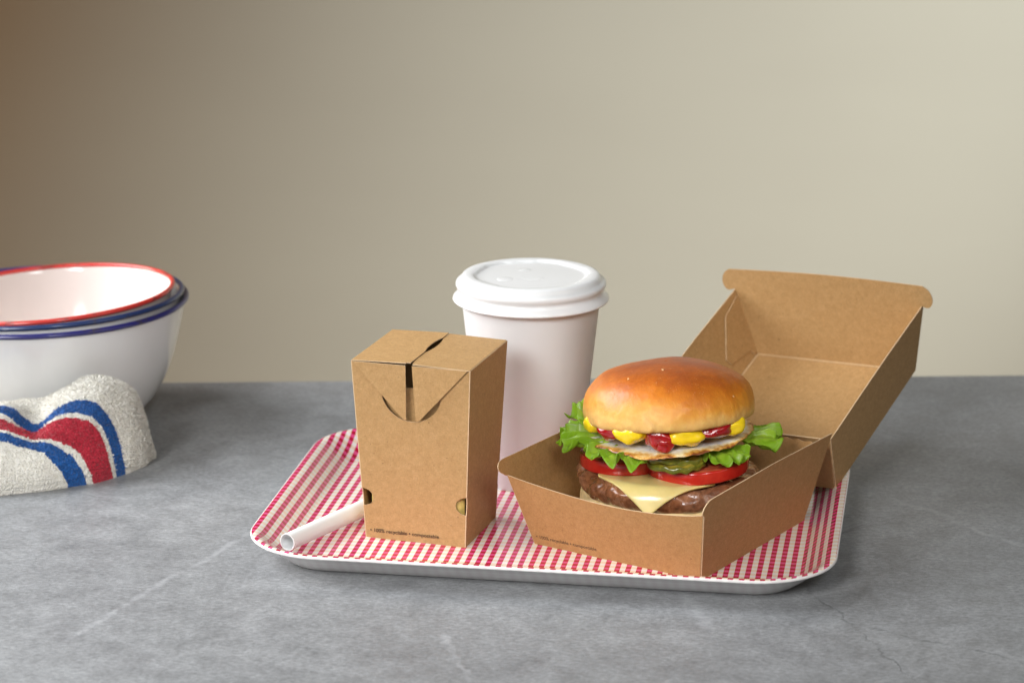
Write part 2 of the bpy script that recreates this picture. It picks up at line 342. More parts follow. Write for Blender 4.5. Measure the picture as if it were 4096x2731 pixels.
# ---------------------------------------------------------------- mesh helpers
def mesh_obj(name, verts, faces, mats, parent=None, smooth=True, uvs=None, fmat=None):
    me = bpy.data.meshes.new(name)
    me.from_pydata([(a * S, b * S, c * S) for a, b, c in verts], [], faces)
    for m in (mats if isinstance(mats, (list, tuple)) else [mats]): me.materials.append(m)
    if fmat:
        for p, k in zip(me.polygons, fmat): p.material_index = k
    if smooth:
        for p in me.polygons: p.use_smooth = True
    if uvs:
        ul = me.uv_layers.new(name='UVMap')
        for l in me.loops: ul.data[l.index].uv = uvs[l.vertex_index]
    me.update()
    o = bpy.data.objects.new(name, me); C.objects.link(o)
    if parent: o.parent = parent
    return o
def fix_normals(o):
    bm = bmesh.new(); bm.from_mesh(o.data); bmesh.ops.recalc_face_normals(bm, faces=bm.faces); bm.to_mesh(o.data); bm.free(); return o
def tag(o, label, cat, group=None):
    o['label'] = label; o['category'] = cat
    if group: o['group'] = group
    return o
def thing(name, label, cat, loc=(0, 0, 0), rz=0, group=None):
    o = bpy.data.objects.new(name, None); C.objects.link(o); o.empty_display_size = 0.02
    o.location = tuple(v * S for v in loc); o.rotation_euler = (0, 0, rz)
    return tag(o, label, cat, group)
def lathe(name, prof, mat, parent=None, n=96, center=(0, 0, 0), disp=None, fix=True, uvs=False):
    """prof: (r, z) list; r == 0 ends become poles"""
    verts, faces, uv = [], [], []; rings = []
    L = len(prof)
    for k, (r, z) in enumerate(prof):
        if r < 1e-6:
            rings.append([len(verts)]); verts.append((center[0], center[1], center[2] + z)); uv.append((0, k / (L - 1)))
        else:
            ring = []
            for j in range(n):
                a = 2 * math.pi * j / n; ring.append(len(verts))
                p = (r * math.cos(a), r * math.sin(a), z)
                if disp: p = disp(p, a, r, z)
                verts.append((center[0] + p[0], center[1] + p[1], center[2] + p[2])); uv.append((r, j / n))
            rings.append(ring)
    for A, B in zip(rings, rings[1:]):
        if len(A) == 1 and len(B) == 1: continue
        for j in range(n):
            k = (j + 1) % n
            if len(A) == 1: faces.append((A[0], B[j], B[k]))
            elif len(B) == 1: faces.append((A[j], B[0], A[k]))
            else: faces.append((A[j], B[j], B[k], A[k]))
    o = mesh_obj(name, verts, faces, mat, parent, True, uv if uvs else None)
    return fix_normals(o) if fix else o
def spline(pts, n):
    """Catmull-Rom through 2-D points"""
    out = []; P = [pts[0]] + list(pts) + [pts[-1]]
    for k in range(1, len(P) - 2):
        for j in range(n):
            t = j / n; a, b, c, d = P[k - 1], P[k], P[k + 1], P[k + 2]
            out.append(tuple(0.5 * (2 * b[i] + (c[i] - a[i]) * t + (2 * a[i] - 5 * b[i] + 4 * c[i] - d[i]) * t * t + (3 * b[i] - a[i] - 3 * c[i] + d[i]) * t ** 3) for i in range(len(b))))
    out.append(tuple(pts[-1])); return out
def panel(name, pts, thick, parent, mat, edge=None, flip=False, bend=None):
    """flat card: pts is a coplanar 3-D outline; extruded by `thick` along its normal (flip for the other side)"""
    P = [Vector(p) for p in pts]
    nrm = Vector((0, 0, 0))
    for a, b in zip(P, P[1:] + P[:1]): nrm += a.cross(b)
    nrm.normalize()
    if flip: nrm = -nrm
    Q = [p + nrm * thick for p in P]; n = len(P)
    verts = [tuple(p) for p in P] + [tuple(q) for q in Q]
    faces = [tuple(range(n))[::-1], tuple(range(n, 2 * n))] + [(k, (k + 1) % n, n + (k + 1) % n, n + k) for k in range(n)]
    fm = [0, 0] + [1] * n
    o = mesh_obj(name, verts, faces, [mat, edge or M['edge']], parent, False, None, fm)
    return fix_normals(o)
def bar(name, a, b, wdt, hgt, up, mat, parent):
    a, b, up = Vector(a), Vector(b), Vector(up).normalized(); d = (b - a).normalized(); s = d.cross(up).normalized()
    v = []
    for p in (a, b):
        for i, j in ((-1, 0), (1, 0), (1, 1), (-1, 1)): v.append(tuple(p + s * wdt / 2 * i + up * hgt * j))
    return fix_normals(mesh_obj(name, v, [(0, 1, 2, 3), (4, 5, 6, 7), (0, 1, 5, 4), (1, 2, 6, 5), (2, 3, 7, 6), (3, 0, 4, 7)], mat, parent, False))
def nz(x, y, z, s): return noise.noise(Vector((x * s, y * s, z * s)))
def text_mesh(name, body, width, place, parent, mat):
    """flat lettering, `width` mm long; place(x, y) gives the 3-D point of a spot on the print"""
    cu = bpy.data.curves.new(name, 'FONT'); cu.body = body; cu.size = 1.0; cu.resolution_u = 4; cu.offset = 0.006
    t = bpy.data.objects.new(name + '_tmp', cu); C.objects.link(t)
    dg = bpy.context.evaluated_depsgraph_get(); dg.update(); me = t.evaluated_get(dg).to_mesh()
    vs_ = [tuple(v.co) for v in me.vertices]; fs = [tuple(p.vertices) for p in me.polygons]
    x0 = min(v[0] for v in vs_); x1 = max(v[0] for v in vs_); k = width / (x1 - x0)
    t.evaluated_get(dg).to_mesh_clear(); bpy.data.objects.remove(t); bpy.data.curves.remove(cu)
    return mesh_obj(name, [place((v[0] - x0) * k, v[1] * k) for v in vs_], fs, mat, parent, False)

# ---------------------------------------------------------------- setting: wall and tabletop
wl = mesh_obj('wall', [(-3000, 1000, -900), (3000, 1000, -900), (3000, 1000, 2400), (-3000, 1000, 2400),
                       (-3000, 1080, -900), (3000, 1080, -900), (3000, 1080, 2400), (-3000, 1080, 2400)],
              [(0, 1, 2, 3), (5, 4, 7, 6), (4, 0, 3, 7), (1, 5, 6, 2), (3, 2, 6, 7), (4, 5, 1, 0)], M['wall'], None, False)
wl['kind'] = 'structure'
def yb_(x): return 284.0 + x * 0.030
tb_out = [(-1400, -620), (1400, -620), (1400, yb_(1400)), (-1400, yb_(-1400))]
tb = mesh_obj('tabletop', [(x, y, 0) for x, y in tb_out] + [(x, y, -36) for x, y in tb_out],
              [(0, 1, 2, 3), (7, 6, 5, 4), (0, 4, 5, 1), (1, 5, 6, 2), (2, 6, 7, 3), (3, 7, 4, 0)], M['table'], None, False)
bv = tb.modifiers.new('round', 'BEVEL'); bv.width = 0.002; bv.segments = 3
tb['kind'] = 'structure'

# ---------------------------------------------------------------- tray
def tray():
    Wd, Dp, Rc = 349.4, 260.8, 49.3; n = 14
    t = thing('serving_tray', 'pink and white gingham melamine serving tray carrying the takeaway meal', 'tray', (29.65, -33.28, 0), -0.15866)
    def ring(off):
        o = []; r = Rc - off
        for sx, sy, a0 in ((1, 1, 0), (-1, 1, 90), (-1, -1, 180), (1, -1, 270)):
            for k in range(n + 1):
                a = R(a0 + 90 * k / n); o.append((sx * (Wd / 2 - Rc) + r * math.cos(a), sy * (Dp / 2 - Rc) + r * math.sin(a)))
            nx = {(1, 1): (-1, 1), (-1, 1): (-1, -1), (-1, -1): (1, -1), (1, -1): (1, 1)}[(sx, sy)]
            a = R(a0 + 90); p = o[-1]; q = (nx[0] * (Wd / 2 - Rc) + r * math.cos(a), nx[1] * (Dp / 2 - Rc) + r * math.sin(a))
            for k in range(1, 12): o.append((p[0] + (q[0] - p[0]) * k / 12, p[1] + (q[1] - p[1]) * k / 12))
        return o
    def surf(name, prof, mats, floor_off, close, uv_out):
        verts, faces, uvs = [], [], []; N_ = None; arc = 0; prev = None
        base = ring(floor_off)
        for off, z in prof:
            rg = ring(off); N_ = len(rg)
            if prev and off < floor_off: arc += math.hypot(off - prev[0], z - prev[1])
            prev = (off, z)
            for (x, y), (bx, by) in zip(rg, base):
                dx, dy = x - bx, y - by; L = math.hypot(dx, dy)
                if L > 1e-6 and off < floor_off: ux, uy = bx + dx / L * arc, by + dy / L * arc
                else: ux, uy = x, y
                verts.append((x, y, z)); uvs.append((ux / PER, uy / PER))
        for k in range(len(prof) - 1):
            for j in range(N_):
                i = (j + 1) % N_; faces.append((k * N_ + j, k * N_ + i, (k + 1) * N_ + i, (k + 1) * N_ + j))
        faces.append(tuple(range(N_)))
        return fix_normals(mesh_obj(name, verts, faces, mats, t, True, uvs))
    up = [(34, 3.0), (24.0, 3.0), (21.8, 3.25), (20.4, 4.0), (18.8, 5.4), (15, 8.8), (10, 13.0), (7.0, 15.4), (5.0, 16.5), (3.2, 17.0), (1.6, 17.0), (0.9, 16.9)]
    a = surf('printed_surface', up, M['gingham'], 24.0, True, True)
    dn = [(36, 0.6), (28, 0.15), (24.6, 0.0), (23.2, 0.2), (21.4, 1.3), (17, 4.6), (11.5, 8.8), (7, 12.2), (4, 14.0), (1.6, 14.6), (0.3, 15.3), (0.0, 16.0), (0.3, 16.7), (0.9, 16.9)]
    b = surf('white_underside', dn, M['trayback'], 24.0, True, False)
    for o in (a, b):
        for p in o.data.polygons:
            if len(p.vertices) > 4: p.use_smooth = False
    return t
tray()

# ---------------------------------------------------------------- card box of fries
def fries_box():
    a, b, A, B, h = 62.84, 58.7, 74.0, 71.2, 112.2
    t = thing('fries_box', 'closed kraft card fries box with folded triangular flaps standing on the tray', 'box', (-49.4, -49.2, 3.05), -0.309)
    K = M['kraft']; th = 0.55
    hw = lambda z: a / 2 + (A - a) / 2 * z / h
    hd = lambda z: b / 2 + (B - b) / 2 * z / h
    def bite(side, z0, rz, ru, wf, n=14):            # half-ellipse out of a vertical edge, bottom to top
        return [(side * (wf(z0 + rz * math.sin(q)) - ru * math.cos(q)), z0 + rz * math.sin(q)) for q in [R(-90 + 180 * k / n) for k in range(n + 1)]]
    # front panel with thumb notch
    nr, nzc = 19.0, 96.0
    out = [(-hw(0), 0), (hw(0), 0)] + bite(1, 26.3, 5.6, 6.4, hw) + [(hw(h), h)]
    arc = [(nr * math.cos(R(q)), nzc + nr * math.sin(R(q))) for q in range(0, -181, -9)]
    out += arc + [(-hw(h), h)] + bite(-1, 26.3, 5.6, 6.4, hw)[::-1]
    F = lambda u, z, d=0: (u, -hd(z) - d, z)
    fp = panel('front_panel', [F(u, z) for u, z in out], th, t, K, flip=True)
    # back panel
    out = [(-hw(0), 0), (hw(0), 0)] + bite(1, 26.3, 5.6, 6.4, hw) + [(hw(h), h), (-hw(h), h)] + bite(-1, 26.3, 5.6, 6.4, hw)[::-1]
    panel('back_panel', [(u, hd(z), z) for u, z in out], th, t, K)
    for s in (-1, 1):
        bf = [(v, z) for v, z in bite(-1, 26.3, 5.6, 1.0, hd)][::-1]; bb_ = bite(1, 26.3, 5.6, 1.4, hd)
        o2 = [(-hd(0), 0), (hd(0), 0)] + bb_ + [(hd(h), h), (-hd(h), h)] + bf
        panel('side_panel', [(s * hw(z), v, z) for v, z in o2], th, t, K, flip=(s < 0))
    panel('floor_panel', [(-a / 2 + .8, -b / 2 + .8, 0.1), (a / 2 - .8, -b / 2 + .8, 0.1), (a / 2 - .8, b / 2 - .8, 0.1), (-a / 2 + .8, b / 2 - .8, 0.1)], 0.5, t, K)
    # inner tuck flap seen through the notch
    panel('tuck_flap', [(u, -hd(z) + 4.2 + (z - 72) * 0.02, z) for u, z in ((-27, 66), (27, 66), (27, 97), (-27, 97))], th, t, K, flip=True)
    # top leaves: hinged at the sides, meeting over a lens-shaped slit
    zc = 0.5
    lens = [(-1, 0)]
    def leaf(s, inner):
        pts = [(s * (A / 2), -B / 2)] + inner + [(s * (A / 2), B / 2)]
        return [(u, v, h + zc * (1 - abs(u) / (A / 2)) * 2.0 + 0.35) for u, v in pts]
    def lens_edge(s, v0, v1, wmax, n=12): return [(s * wmax * math.sin(math.pi * k / n) ** 0.8 if 0 < k < n else 0.0, v0 + (v1 - v0) * k / n) for k in range(n + 1)]
    li = [(-2.6, -B / 2), (-2.6, -B / 2 + 1.2), (-0.2, -B / 2 + 1.2)] + [(u - 0.15, v) for u, v in lens_edge(-1, -8.5, 24.0, 1.9)] + [(-0.15, B / 2)]
    ri = [(1.4, -B / 2), (0.2, -B / 2 + 9.0)] + [(u + 0.15, v) for u, v in lens_edge(1, -8.5, 24.0, 1.9)] + [(0.15, B / 2)]
    panel('top_leaf', leaf(-1, li), th, t, K)
    panel('top_leaf', leaf(1, ri), th, t, K)
    # triangular flaps folded down over the front
    def tri(pts): return [(u, -hd(z) - 0.75 - (h - z) * d, z) for u, z, d in pts]
    w = hw(h)
    panel('triangular_flap', tri([(-w + 0.8, h + .3, 0.0), (-2.6, h + .4, 0.0), (-2.9, 79.2, 0.02), (-3.6, 78.4, 0.02), (-5.4, 79.6, 0.02)]), th, t, K, flip=True)
    panel('triangular_flap', tri([(w - 0.8, h + .3, 0.0), (7.0, 80.5, 0.034), (5.4, 78.9, 0.034), (4.2, 78.6, 0.034), (3.3, 79.6, 0.034), (1.4, h + .4, 0.0)]), th, t, K, flip=True)
    z0, u0 = 4.2, -hw(4) + 3.0
    text_mesh('printed_text', '• 100% recyclable • compostable', 44.0, lambda x, y: F(u0 + x, z0 + y, 0.62 + 0.06), t, M['ink'])
    # potato sticks inside, seen through the corner vents
    c, s = math.cos(-0.309), math.sin(-0.309)
    for k, (u, v, ang, hh, lab) in enumerate(((-25.3, -23.4, 0.0, 58, 'pale potato fry showing through the vent above the straw'),
                                              (-13.5, -21.0, -0.3, 66, 'potato fry standing inside the fries box, one in from the straw side vent'),
                                              (25.3, -23.4, 0.0, 60, 'olive gold potato fry showing through the vent facing the burger box'),
                                              (13.0, -21.2, -0.2, 52, 'potato fry standing inside the fries box, one in from the burger side vent'))):
        vv, ff = [], []
        q = 4.2
        for kk in range(9):
            z = hh * kk / 8
            for i, j in ((-1, -1), (-.2, -1.15), (1, -1), (1.1, 0), (1, 1), (0, 1.1), (-1, 1), (-1.1, .1)):
                sh = 0.72 if kk in (0, 8) else 1
                vv.append((i * q * sh + 0.7 * nz(k * 9, z, i, 0.06), j * q * sh + 0.7 * nz(z, k * 7, j, 0.05), z))
        for kk in range(8):
            for j in range(8): ff.append((kk * 8 + j, kk * 8 + (j + 1) % 8, kk * 8 + 8 + (j + 1) % 8, kk * 8 + 8 + j))
        ff += [tuple(range(8))[::-1], tuple(range(64, 72))]
        f = fix_normals(mesh_obj('potato_fry', vv, ff, M['fry']))
        f.location = ((-49.4 + u * c - v * s) * S, (-49.2 + u * s + v * c) * S, 3.75 * S); f.rotation_euler = (0, 0, ang)
        tag(f, lab, 'fry', 'fries inside the kraft box')
fries_box()

# ---------------------------------------------------------------- open burger box
def burger_box():
    a, b, hf, hs, hb, t, tf = 114.56, 126.7, 45.8, 55.3, 47.2, 0.212, 0.333
    al, hl, bl, xl, tw, yw = 0.377, 46.83, 128.97, 0.87, 0.041, 0.039
    A = a / 2; K = M['kraft2']; th = 0.6
    box = thing('burger_box', 'open kraft card clamshell box with its lid tipped back, holding the burger', 'box', (61.9, -110.8, 3.05), -0.585)
    panel('floor_panel', [(-A, 0.3, 0), (A, 0.3, 0), (A, b, 0), (-A, b, 0)], th, box, K)
    # front wall, top edge dipping in a curve
    n = 20; top = []
    for k in range(n + 1):
        f = k / n; z = hf - 7.0 * math.sin(math.pi * min(1, f ** 0.9)) ** 0.9 if 0 < k < n else hf
        u = (A + t * z) * (1 - 2 * f); top.append((u, -tf * z, z))
    panel('front_wall', [(-A, 0, 0), (A, 0, 0)] + top, th, box, K)
    for s in (-1, 1):
        e = -tf * hf
        o2 = [(0.0, 0), (b, 0), (b + t * hs, hs), (b * 0.5, hs + 0.9), (e + 5.0, hs - 0.6)]
        ear = [(e + 5.0, hs - .6), (e + 2.0, hs - 1.3), (e - 0.6, hs - 3.0), (e - 2.3, hs - 5.4), (e - 2.6, hf + 1.9), (e - 1.6, hf + 0.3), (e - 0.1, hf - 0.3)]
        if s < 0: ear = [(e + 10, hs + 0.6), (e - 2, hs + 0.6), (e - 6.6, hs - 0.6), (e - 8.2, hs - 3.0), (e - 7.4, hs - 5.6), (e - 4.2, hf + 1.6), (e - 1.4, hf - 0.1), (e - 0.1, hf - 0.3)]
        o2 = o2[:-1] + spline(ear, 4)
        panel('side_wall', [(s * (A + t * z + 0.15), v, z) for v, z in o2], th, box, K, flip=(s < 0))
    teeth = []
    m = 34
    for k in range(m + 1):
        f = k / m; z = hb + (0.9 if k % 2 else 0.0); teeth.append(((A + t * hb - 0.8) * (1 - 2 * f), b + t * z, z))
    panel('rear_wall', [(-A + .4, b, 0), (A - .4, b, 0)] + teeth, th, box, K, flip=True)
    # lid frame
    e1, e2, nn = Vector((1, 0, 0)), Vector((0, math.cos(al), math.sin(al))), Vector((0, -math.sin(al), math.cos(al)))
    e1, e2 = e1 * math.cos(yw) + e2 * math.sin(yw), -e1 * math.sin(yw) + e2 * math.cos(yw)
    e1, nn = e1 * math.cos(tw) + nn * math.sin(tw), -e1 * math.sin(tw) + nn * math.cos(tw)
    O = Vector((0, b + t * hb + 0.8, hb))
    L = lambda u, q, w_: tuple(O + e1 * u + e2 * q + nn * w_)
    K = M['kraft']; B1 = A + xl; q0, q1 = t * hl, t * hl + bl
    lid = panel('lid', [L(-B1, q0, -hl), L(B1, q0, -hl), L(B1, q1, -hl), L(-B1, q1, -hl)], th, box, K, flip=True)
    rear = panel('lid_rear_wall', [L(-B1 + .4, q0, -hl), L(B1 - .4, q0, -hl), L(B1 + t * hl - .4, 0.6, -0.4), L(-B1 - t * hl + .4, 0.6, -0.4)], th, lid, K)
    for s in (-1, 1):
        pts = [(q0, -hl), (q1, -hl), (q1 + t * hl, 0), (q1 * 0.62, 1.2), (q1 * 0.3, 0.9), (0.4, 0)]
        panel('lid_side_wall', [L(s * (B1 + t * (w_ + hl)), q, w_) for q, w_ in pts], th, lid, K, flip=(s < 0))
    W0 = B1 + t * hl
    ear = [(W0 + 0.2, 0.6), (W0 + 5.0, -0.6), (W0 + 8.0, 2.2), (W0 + 8.6, 7.0), (W0 + 6.4, 12.0), (W0 + 2.5, 14.8)]
    er = spline(ear, 5)
    tp = [(W0 * (0.96 - 1.92 * k / 10), 15.0 + 1.6 * math.sin(math.pi * k / 10)) for k in range(11)]
    o2 = [(-B1, -hl), (B1, -hl)] + er + tp + [(-u, w_) for u, w_ in er[::-1]]
    panel('lid_front_wall', [L(u, q1 + t * (w_ + hl) * 0.72, w_) for u, w_ in o2], th, lid, K)
    # glued corner tab on the inside of the lid's side wall, and the pale fold lines
    for s in (-1,):
        tab = [(q1 - 0.5, -hl + 1.5), (q1 - 4, -hl + 2.0), (q1 - 5.5, -hl + 6.5), (q1 - 31, -hl + 12), (q1 - 34, -hl + 18), (q1 - 16, -7), (q1 + t * hl - 7, -4), (q1 + t * hl * .72 - 0.5, -4)]
        panel('glued_tab', [L(s * (B1 + t * (w_ + hl) - 0.25), q, w_) for q, w_ in tab], 0.6, lid, K, flip=True)
    bar('fold_line', L(-B1 + 1, q1 - 1.0, -hl + 0.05), L(B1 - 1, q1 - 1.0, -hl + 0.05), 1.5, 0.4, nn, M['crease'], lid)
    bar('fold_line', L(-B1 + 1.0, q0 + 2, -hl + 0.05), L(-B1 + 1.0, q1 - 2, -hl + 0.05), 1.3, 0.35, nn, M['crease'], lid)
    text_mesh('printed_text', '• 100% recyclable • compostable', 42.6, lambda x, y: (-A + 2.2 + x, -tf * (4.6 + y) - 0.68, 4.6 + y), box, M['ink'])
burger_box()

# ---------------------------------------------------------------- cup
def cup():
    t = thing('paper_cup', 'plain white paper cup with a white plastic lid', 'cup', (12, 46, 3.05))
    prof = [(0, 4.0), (29.0, 4.0), (29.4, 0.2), (30.4, 0.0), (30.9, 0.4), (43.6, 117.0), (44.6, 118.2), (45.2, 119.6), (44.6, 121.0), (43.4, 120.8), (42.8, 118.0), (30.0, 5.0), (0, 4.6)]
    lathe('cup_body', prof, M['paper'], t, 128)
    pl = [(0, 135.0), (20, 134.8), (30, 134.6), (33.0, 134.6), (34.0, 134.8), (34.7, 135.5), (35.8, 135.9), (38.5, 136.1), (41.5, 136.1), (43.2, 135.6), (44.2, 134.4), (44.7, 133.0), (45.6, 132.0),
          (47.0, 131.7), (47.7, 130.6), (47.7, 129.0), (47.0, 127.8), (46.2, 126.8), (46.2, 125.6), (46.9, 124.4), (48.2, 122.6), (49.4, 121.2), (49.7, 120.2), (49.3, 119.8), (48.0, 121.2), (46.4, 123.2),
          (45.6, 124.4), (45.5, 126.5), (46.6, 128.2), (46.9, 130.2), (45.6, 131.0), (44.2, 131.8), (43.2, 134.4), (41.0, 135.3), (36.4, 135.0), (35.4, 134.6), (34.7, 134.2), (33.6, 133.9), (0, 134.0)]
    def ripple(p, a, r, z):
        k = 0.0
        if 33.4 < r < 37 and z > 132.5: k = 1.5 * (0.5 + 0.5 * math.tanh(6 * math.sin(6 * a + 0.5)))
        return (p[0] * (1 + k / r), p[1] * (1 + k / r), p[2])
    lid = lathe('lid', pl, M['lid'], t, 144, disp=ripple)
    # small embossed mark and dimples on the lid's sunken centre
    for x, y, r, hh in ((-4, 14, 5.5, 0.4), (-16, -9, 6.0, 0.4)):
        lathe('dimple', [(0, hh), (r * .45, hh * .9), (r * .8, hh * .4), (r, 0), (r, -0.6), (0, -0.6)], M['lid'], lid, 28, (x, y, 134.7))
    for x0, y0, x1, y1 in ((-1, -6, 4, -12), (4, -5, 8, -12), (8, -5, 4.5, -12.5), (-6, -7, 0, -12)):
        bar('embossed_mark', (x0, y0, 134.7), (x1, y1, 134.7), 0.6, 0.25, (0, 0, 1), M['lid'], lid)
cup()

# ---------------------------------------------------------------- straw
def straw():
    p, q = Vector((-134.0, -98.4, 10.6)), Vector((-66.0, 8.0, 8.7))
    d = (q - p).normalized(); s = d.cross(Vector((0, 0, 1))).normalized(); u = s.cross(d)
    ro, ri, n = 5.3, 4.75, 40; L = (q - p).length
    verts, faces = [], []
    for l, r in ((0, ro), (L, ro), (L, ri), (0, ri)):
        for k in range(n):
            a = 2 * math.pi * k / n; verts.append(tuple(d * l + s * r * math.cos(a) + u * r * math.sin(a)))
    for g in range(4):
        for k in range(n): faces.append((g * n + k, g * n + (k + 1) % n, ((g + 1) % 4) * n + (k + 1) % n, ((g + 1) % 4) * n + k))
    o = fix_normals(mesh_obj('paper_straw', verts, faces, M['straw'], None, True))
    for pl in o.data.polygons:
        pass
    o.location = p * S
    m = o.modifiers.new('edges', 'EDGE_SPLIT'); m.split_angle = R(40)
    tag(o, 'wide white paper straw lying in the tray behind the fries box', 'straw')
straw()

# ---------------------------------------------------------------- enamel bowls
def bowl(label, cen, rim, height, basr, bodymat, inmat, rimmat, tilt, tube=2.7):
    t = thing('enamel_bowl', label, 'bowl', cen, 0, 'nested enamel bowls')
    t.rotation_euler = tilt
    k = rim / 99.0; hh = height / 84.0
    P = [(0, .8), (basr - 3, .8), (basr - 1.5, 0.0), (basr, 0.2), (basr + 3, 3), (70 * k, 9 * hh), (79 * k, 21 * hh), (86.5 * k, 37 * hh), (92 * k, 55 * hh), (96 * k, 72 * hh), (98.6 * k, 83.2 * hh)]
    out = spline(P, 4)
    inn = [(max(0, r - 1.3), z + (1.3 if r < basr else 0.6)) for r, z in out[::-1]]; inn[-1] = (0, inn[-1][1])
    lathe('outer_wall', out + [(98.0 * k, 83.6 * hh)], bodymat, t, 128)
    lathe('inner_wall', [(98.0 * k, 83.6 * hh)] + inn[1:], inmat, t, 128)
    tor = [(rim - 0.3 + tube * math.cos(R(q)), 83.6 * hh + tube * math.sin(R(q)) * 0.9) for q in range(0, 361, 20)]
    lathe('rolled_rim', tor, rimmat, t, 128)
bowl('largest white enamel bowl with chipped navy rim, outermost of the nested stack', (-323, 191, 0.9), 100.0, 82.5, 58, M['enamel'], M['enamel'], M['navy'], (R(-0.8), R(-0.8), 0), 2.0)
bowl('middle enamel bowl with a blue rim nested between the other two', (-319, 190, 8.4), 94.5, 78.0, 52, M['enamel'], M['enamel'], M['blue'], (R(-1.7), R(-2.0), 0), 1.9)
bowl('smallest enamel bowl with red rim and pinkish inside, topmost of the stack', (-313, 187, 14.6), 85.0, 75.0, 46, M['enamelp'], M['enamelp'], M['red'], (R(-1.2), R(-3.6), 0), 1.8)

# ---------------------------------------------------------------- striped towel
def lerp_tab(tab, x):
    if x <= tab[0][0]: return tab[0][1]
    for (a, b), (c, d) in zip(tab, tab[1:]):
        if x <= c:
            k = tab.index((a, b)); p0 = tab[max(0, k - 1)][1]; p3 = tab[min(len(tab) - 1, k + 2)][1]; t = (x - a) / (c - a)
            return 0.5 * (2 * b + (d - p0) * t + (2 * p0 - 5 * b + 4 * d - p3) * t * t + (3 * b - p0 - 3 * d + p3) * t ** 3)
    return tab[-1][1]
def towel():
    YF = [(-440, 6), (-326, 19), (-300, 28), (-283, 37), (-266, 47), (-249, 66), (-241, 80), (-237.5, 96)]
    YB = [(-440, 122), (-280, 120), (-255, 116), (-243, 108), (-237.5, 98)]
    HH = [(-440, 36), (-335, 42), (-306, 48), (-291, 53), (-280, 58), (-266, 58), (-255, 53), (-248, 45), (-243, 30), (-239.5, 14), (-237.5, 5)]
    nx, ny = 240, 130; verts, uvs, faces = [], [], []
    for i in range(nx + 1):
        f = i / nx; x = -440 + (440 - 237.5) * (1 - (1 - f) ** 1.6)
        yf, yb, H = lerp_tab(YF, x), lerp_tab(YB, x), lerp_tab(HH, x)
        for j in range(ny + 1):
            q = j / ny; y = yf + (yb - yf) * q
            qr = 0.56
            if q < qr: pr = math.sin(math.pi / 2 * (q / qr) ** 0.62)
            else: pr = math.cos(math.pi / 2 * ((q - qr) / (1 - qr)) ** 1.5)
            z = H * pr
            g = lambda v, c_, w_: math.exp(-((v - c_) / w_) ** 2)
            env = min(1, q * 6) * min(1, (1 - q) * 6)
            z -= 11 * g(x, -309, 11) * g(y, 66, 22) * env
            z += 5 * g(x, -334, 12) * g(y, 62, 20) * env
            z -= 5 * g(y - 0.25 * (x + 300), 60, 5) * g(x, -318, 22) * env
            z += (2.6 * nz(x, y, 3, 0.035) - 4.0 * abs(nz(x * 0.7 + y * 0.5, y - x * 0.3, 8, 0.04)) + 0.8) * env
            x2, y2 = x, y
            dz = 0.40 * nz(x, y, z, 0.55) + 0.35 * nz(x, y, z, 1.1)
            if 0 < q < 1: z += dz
            else: x2 += dz; y2 += dz
            # bulge the lower front a little over its foot
            y2 -= 3.0 * math.sin(math.pi * min(1, max(0, z) / 26)) * (1 if q < 0.3 else 0) * (1 - q / 0.3 if q < 0.3 else 0)
            verts.append((x2, y2, max(0.05, z) if 0 < q < 1 else 0.05)); uvs.append((x * S, (y + 1.6 * nz(x, y, 2, 0.05) + 0.5 * nz(x, y, 5, 0.2)) * S))
    for i in range(nx):
        for j in range(ny):
            k = i * (ny + 1) + j; faces.append((k, k + ny + 1, k + ny + 2, k + 1))
    o = fix_normals(mesh_obj('kitchen_towel', verts, faces, M['towel'], None, True, uvs))
    # looped pile: short leaning tufts all over the cloth, one uncountable part
    rnd = random.Random(5); pv, pf, pu = [], [], []
    me = o.data; col_n = [v.normal.copy() for v in me.vertices]
    for k, v in enumerate(me.vertices):
        nrm = col_n[k]
        if nrm.z < -0.2: continue
        for q in range(2):
            p = v.co / S + Vector((rnd.uniform(-.55, .55), rnd.uniform(-.45, .45), rnd.uniform(-.1, .1)))
            if p.z < 0.2: continue
            d = (nrm * 0.55 + Vector((rnd.uniform(-1, 1), rnd.uniform(-1, 1), rnd.uniform(-0.8, 0.5)))).normalized()
            sd = d.cross(nrm); sd = sd.normalized() if sd.length > 1e-4 else Vector((1, 0, 0))
            L, wd = rnd.uniform(0.8, 1.5), rnd.uniform(0.22, 0.38); i0 = len(pv)
            m_ = p + d * L * 0.6 + nrm * 0.25; e_ = p + d * L
            for a_ in (p - sd * wd, p + sd * wd, m_ + sd * wd, m_ - sd * wd, e_): pv.append((a_.x, a_.y, max(0.1, a_.z))); pu.append(uvs[k])
            pf += [(i0, i0 + 1, i0 + 2, i0 + 3), (i0 + 3, i0 + 2, i0 + 4)]
    tf = mesh_obj('terry_pile', pv, pf, M['towel'], o, True, pu); tf['kind'] = 'stuff'
    tag(o, 'crumpled off-white terry towel with red and blue stripes in front of the bowls', 'towel')
towel()

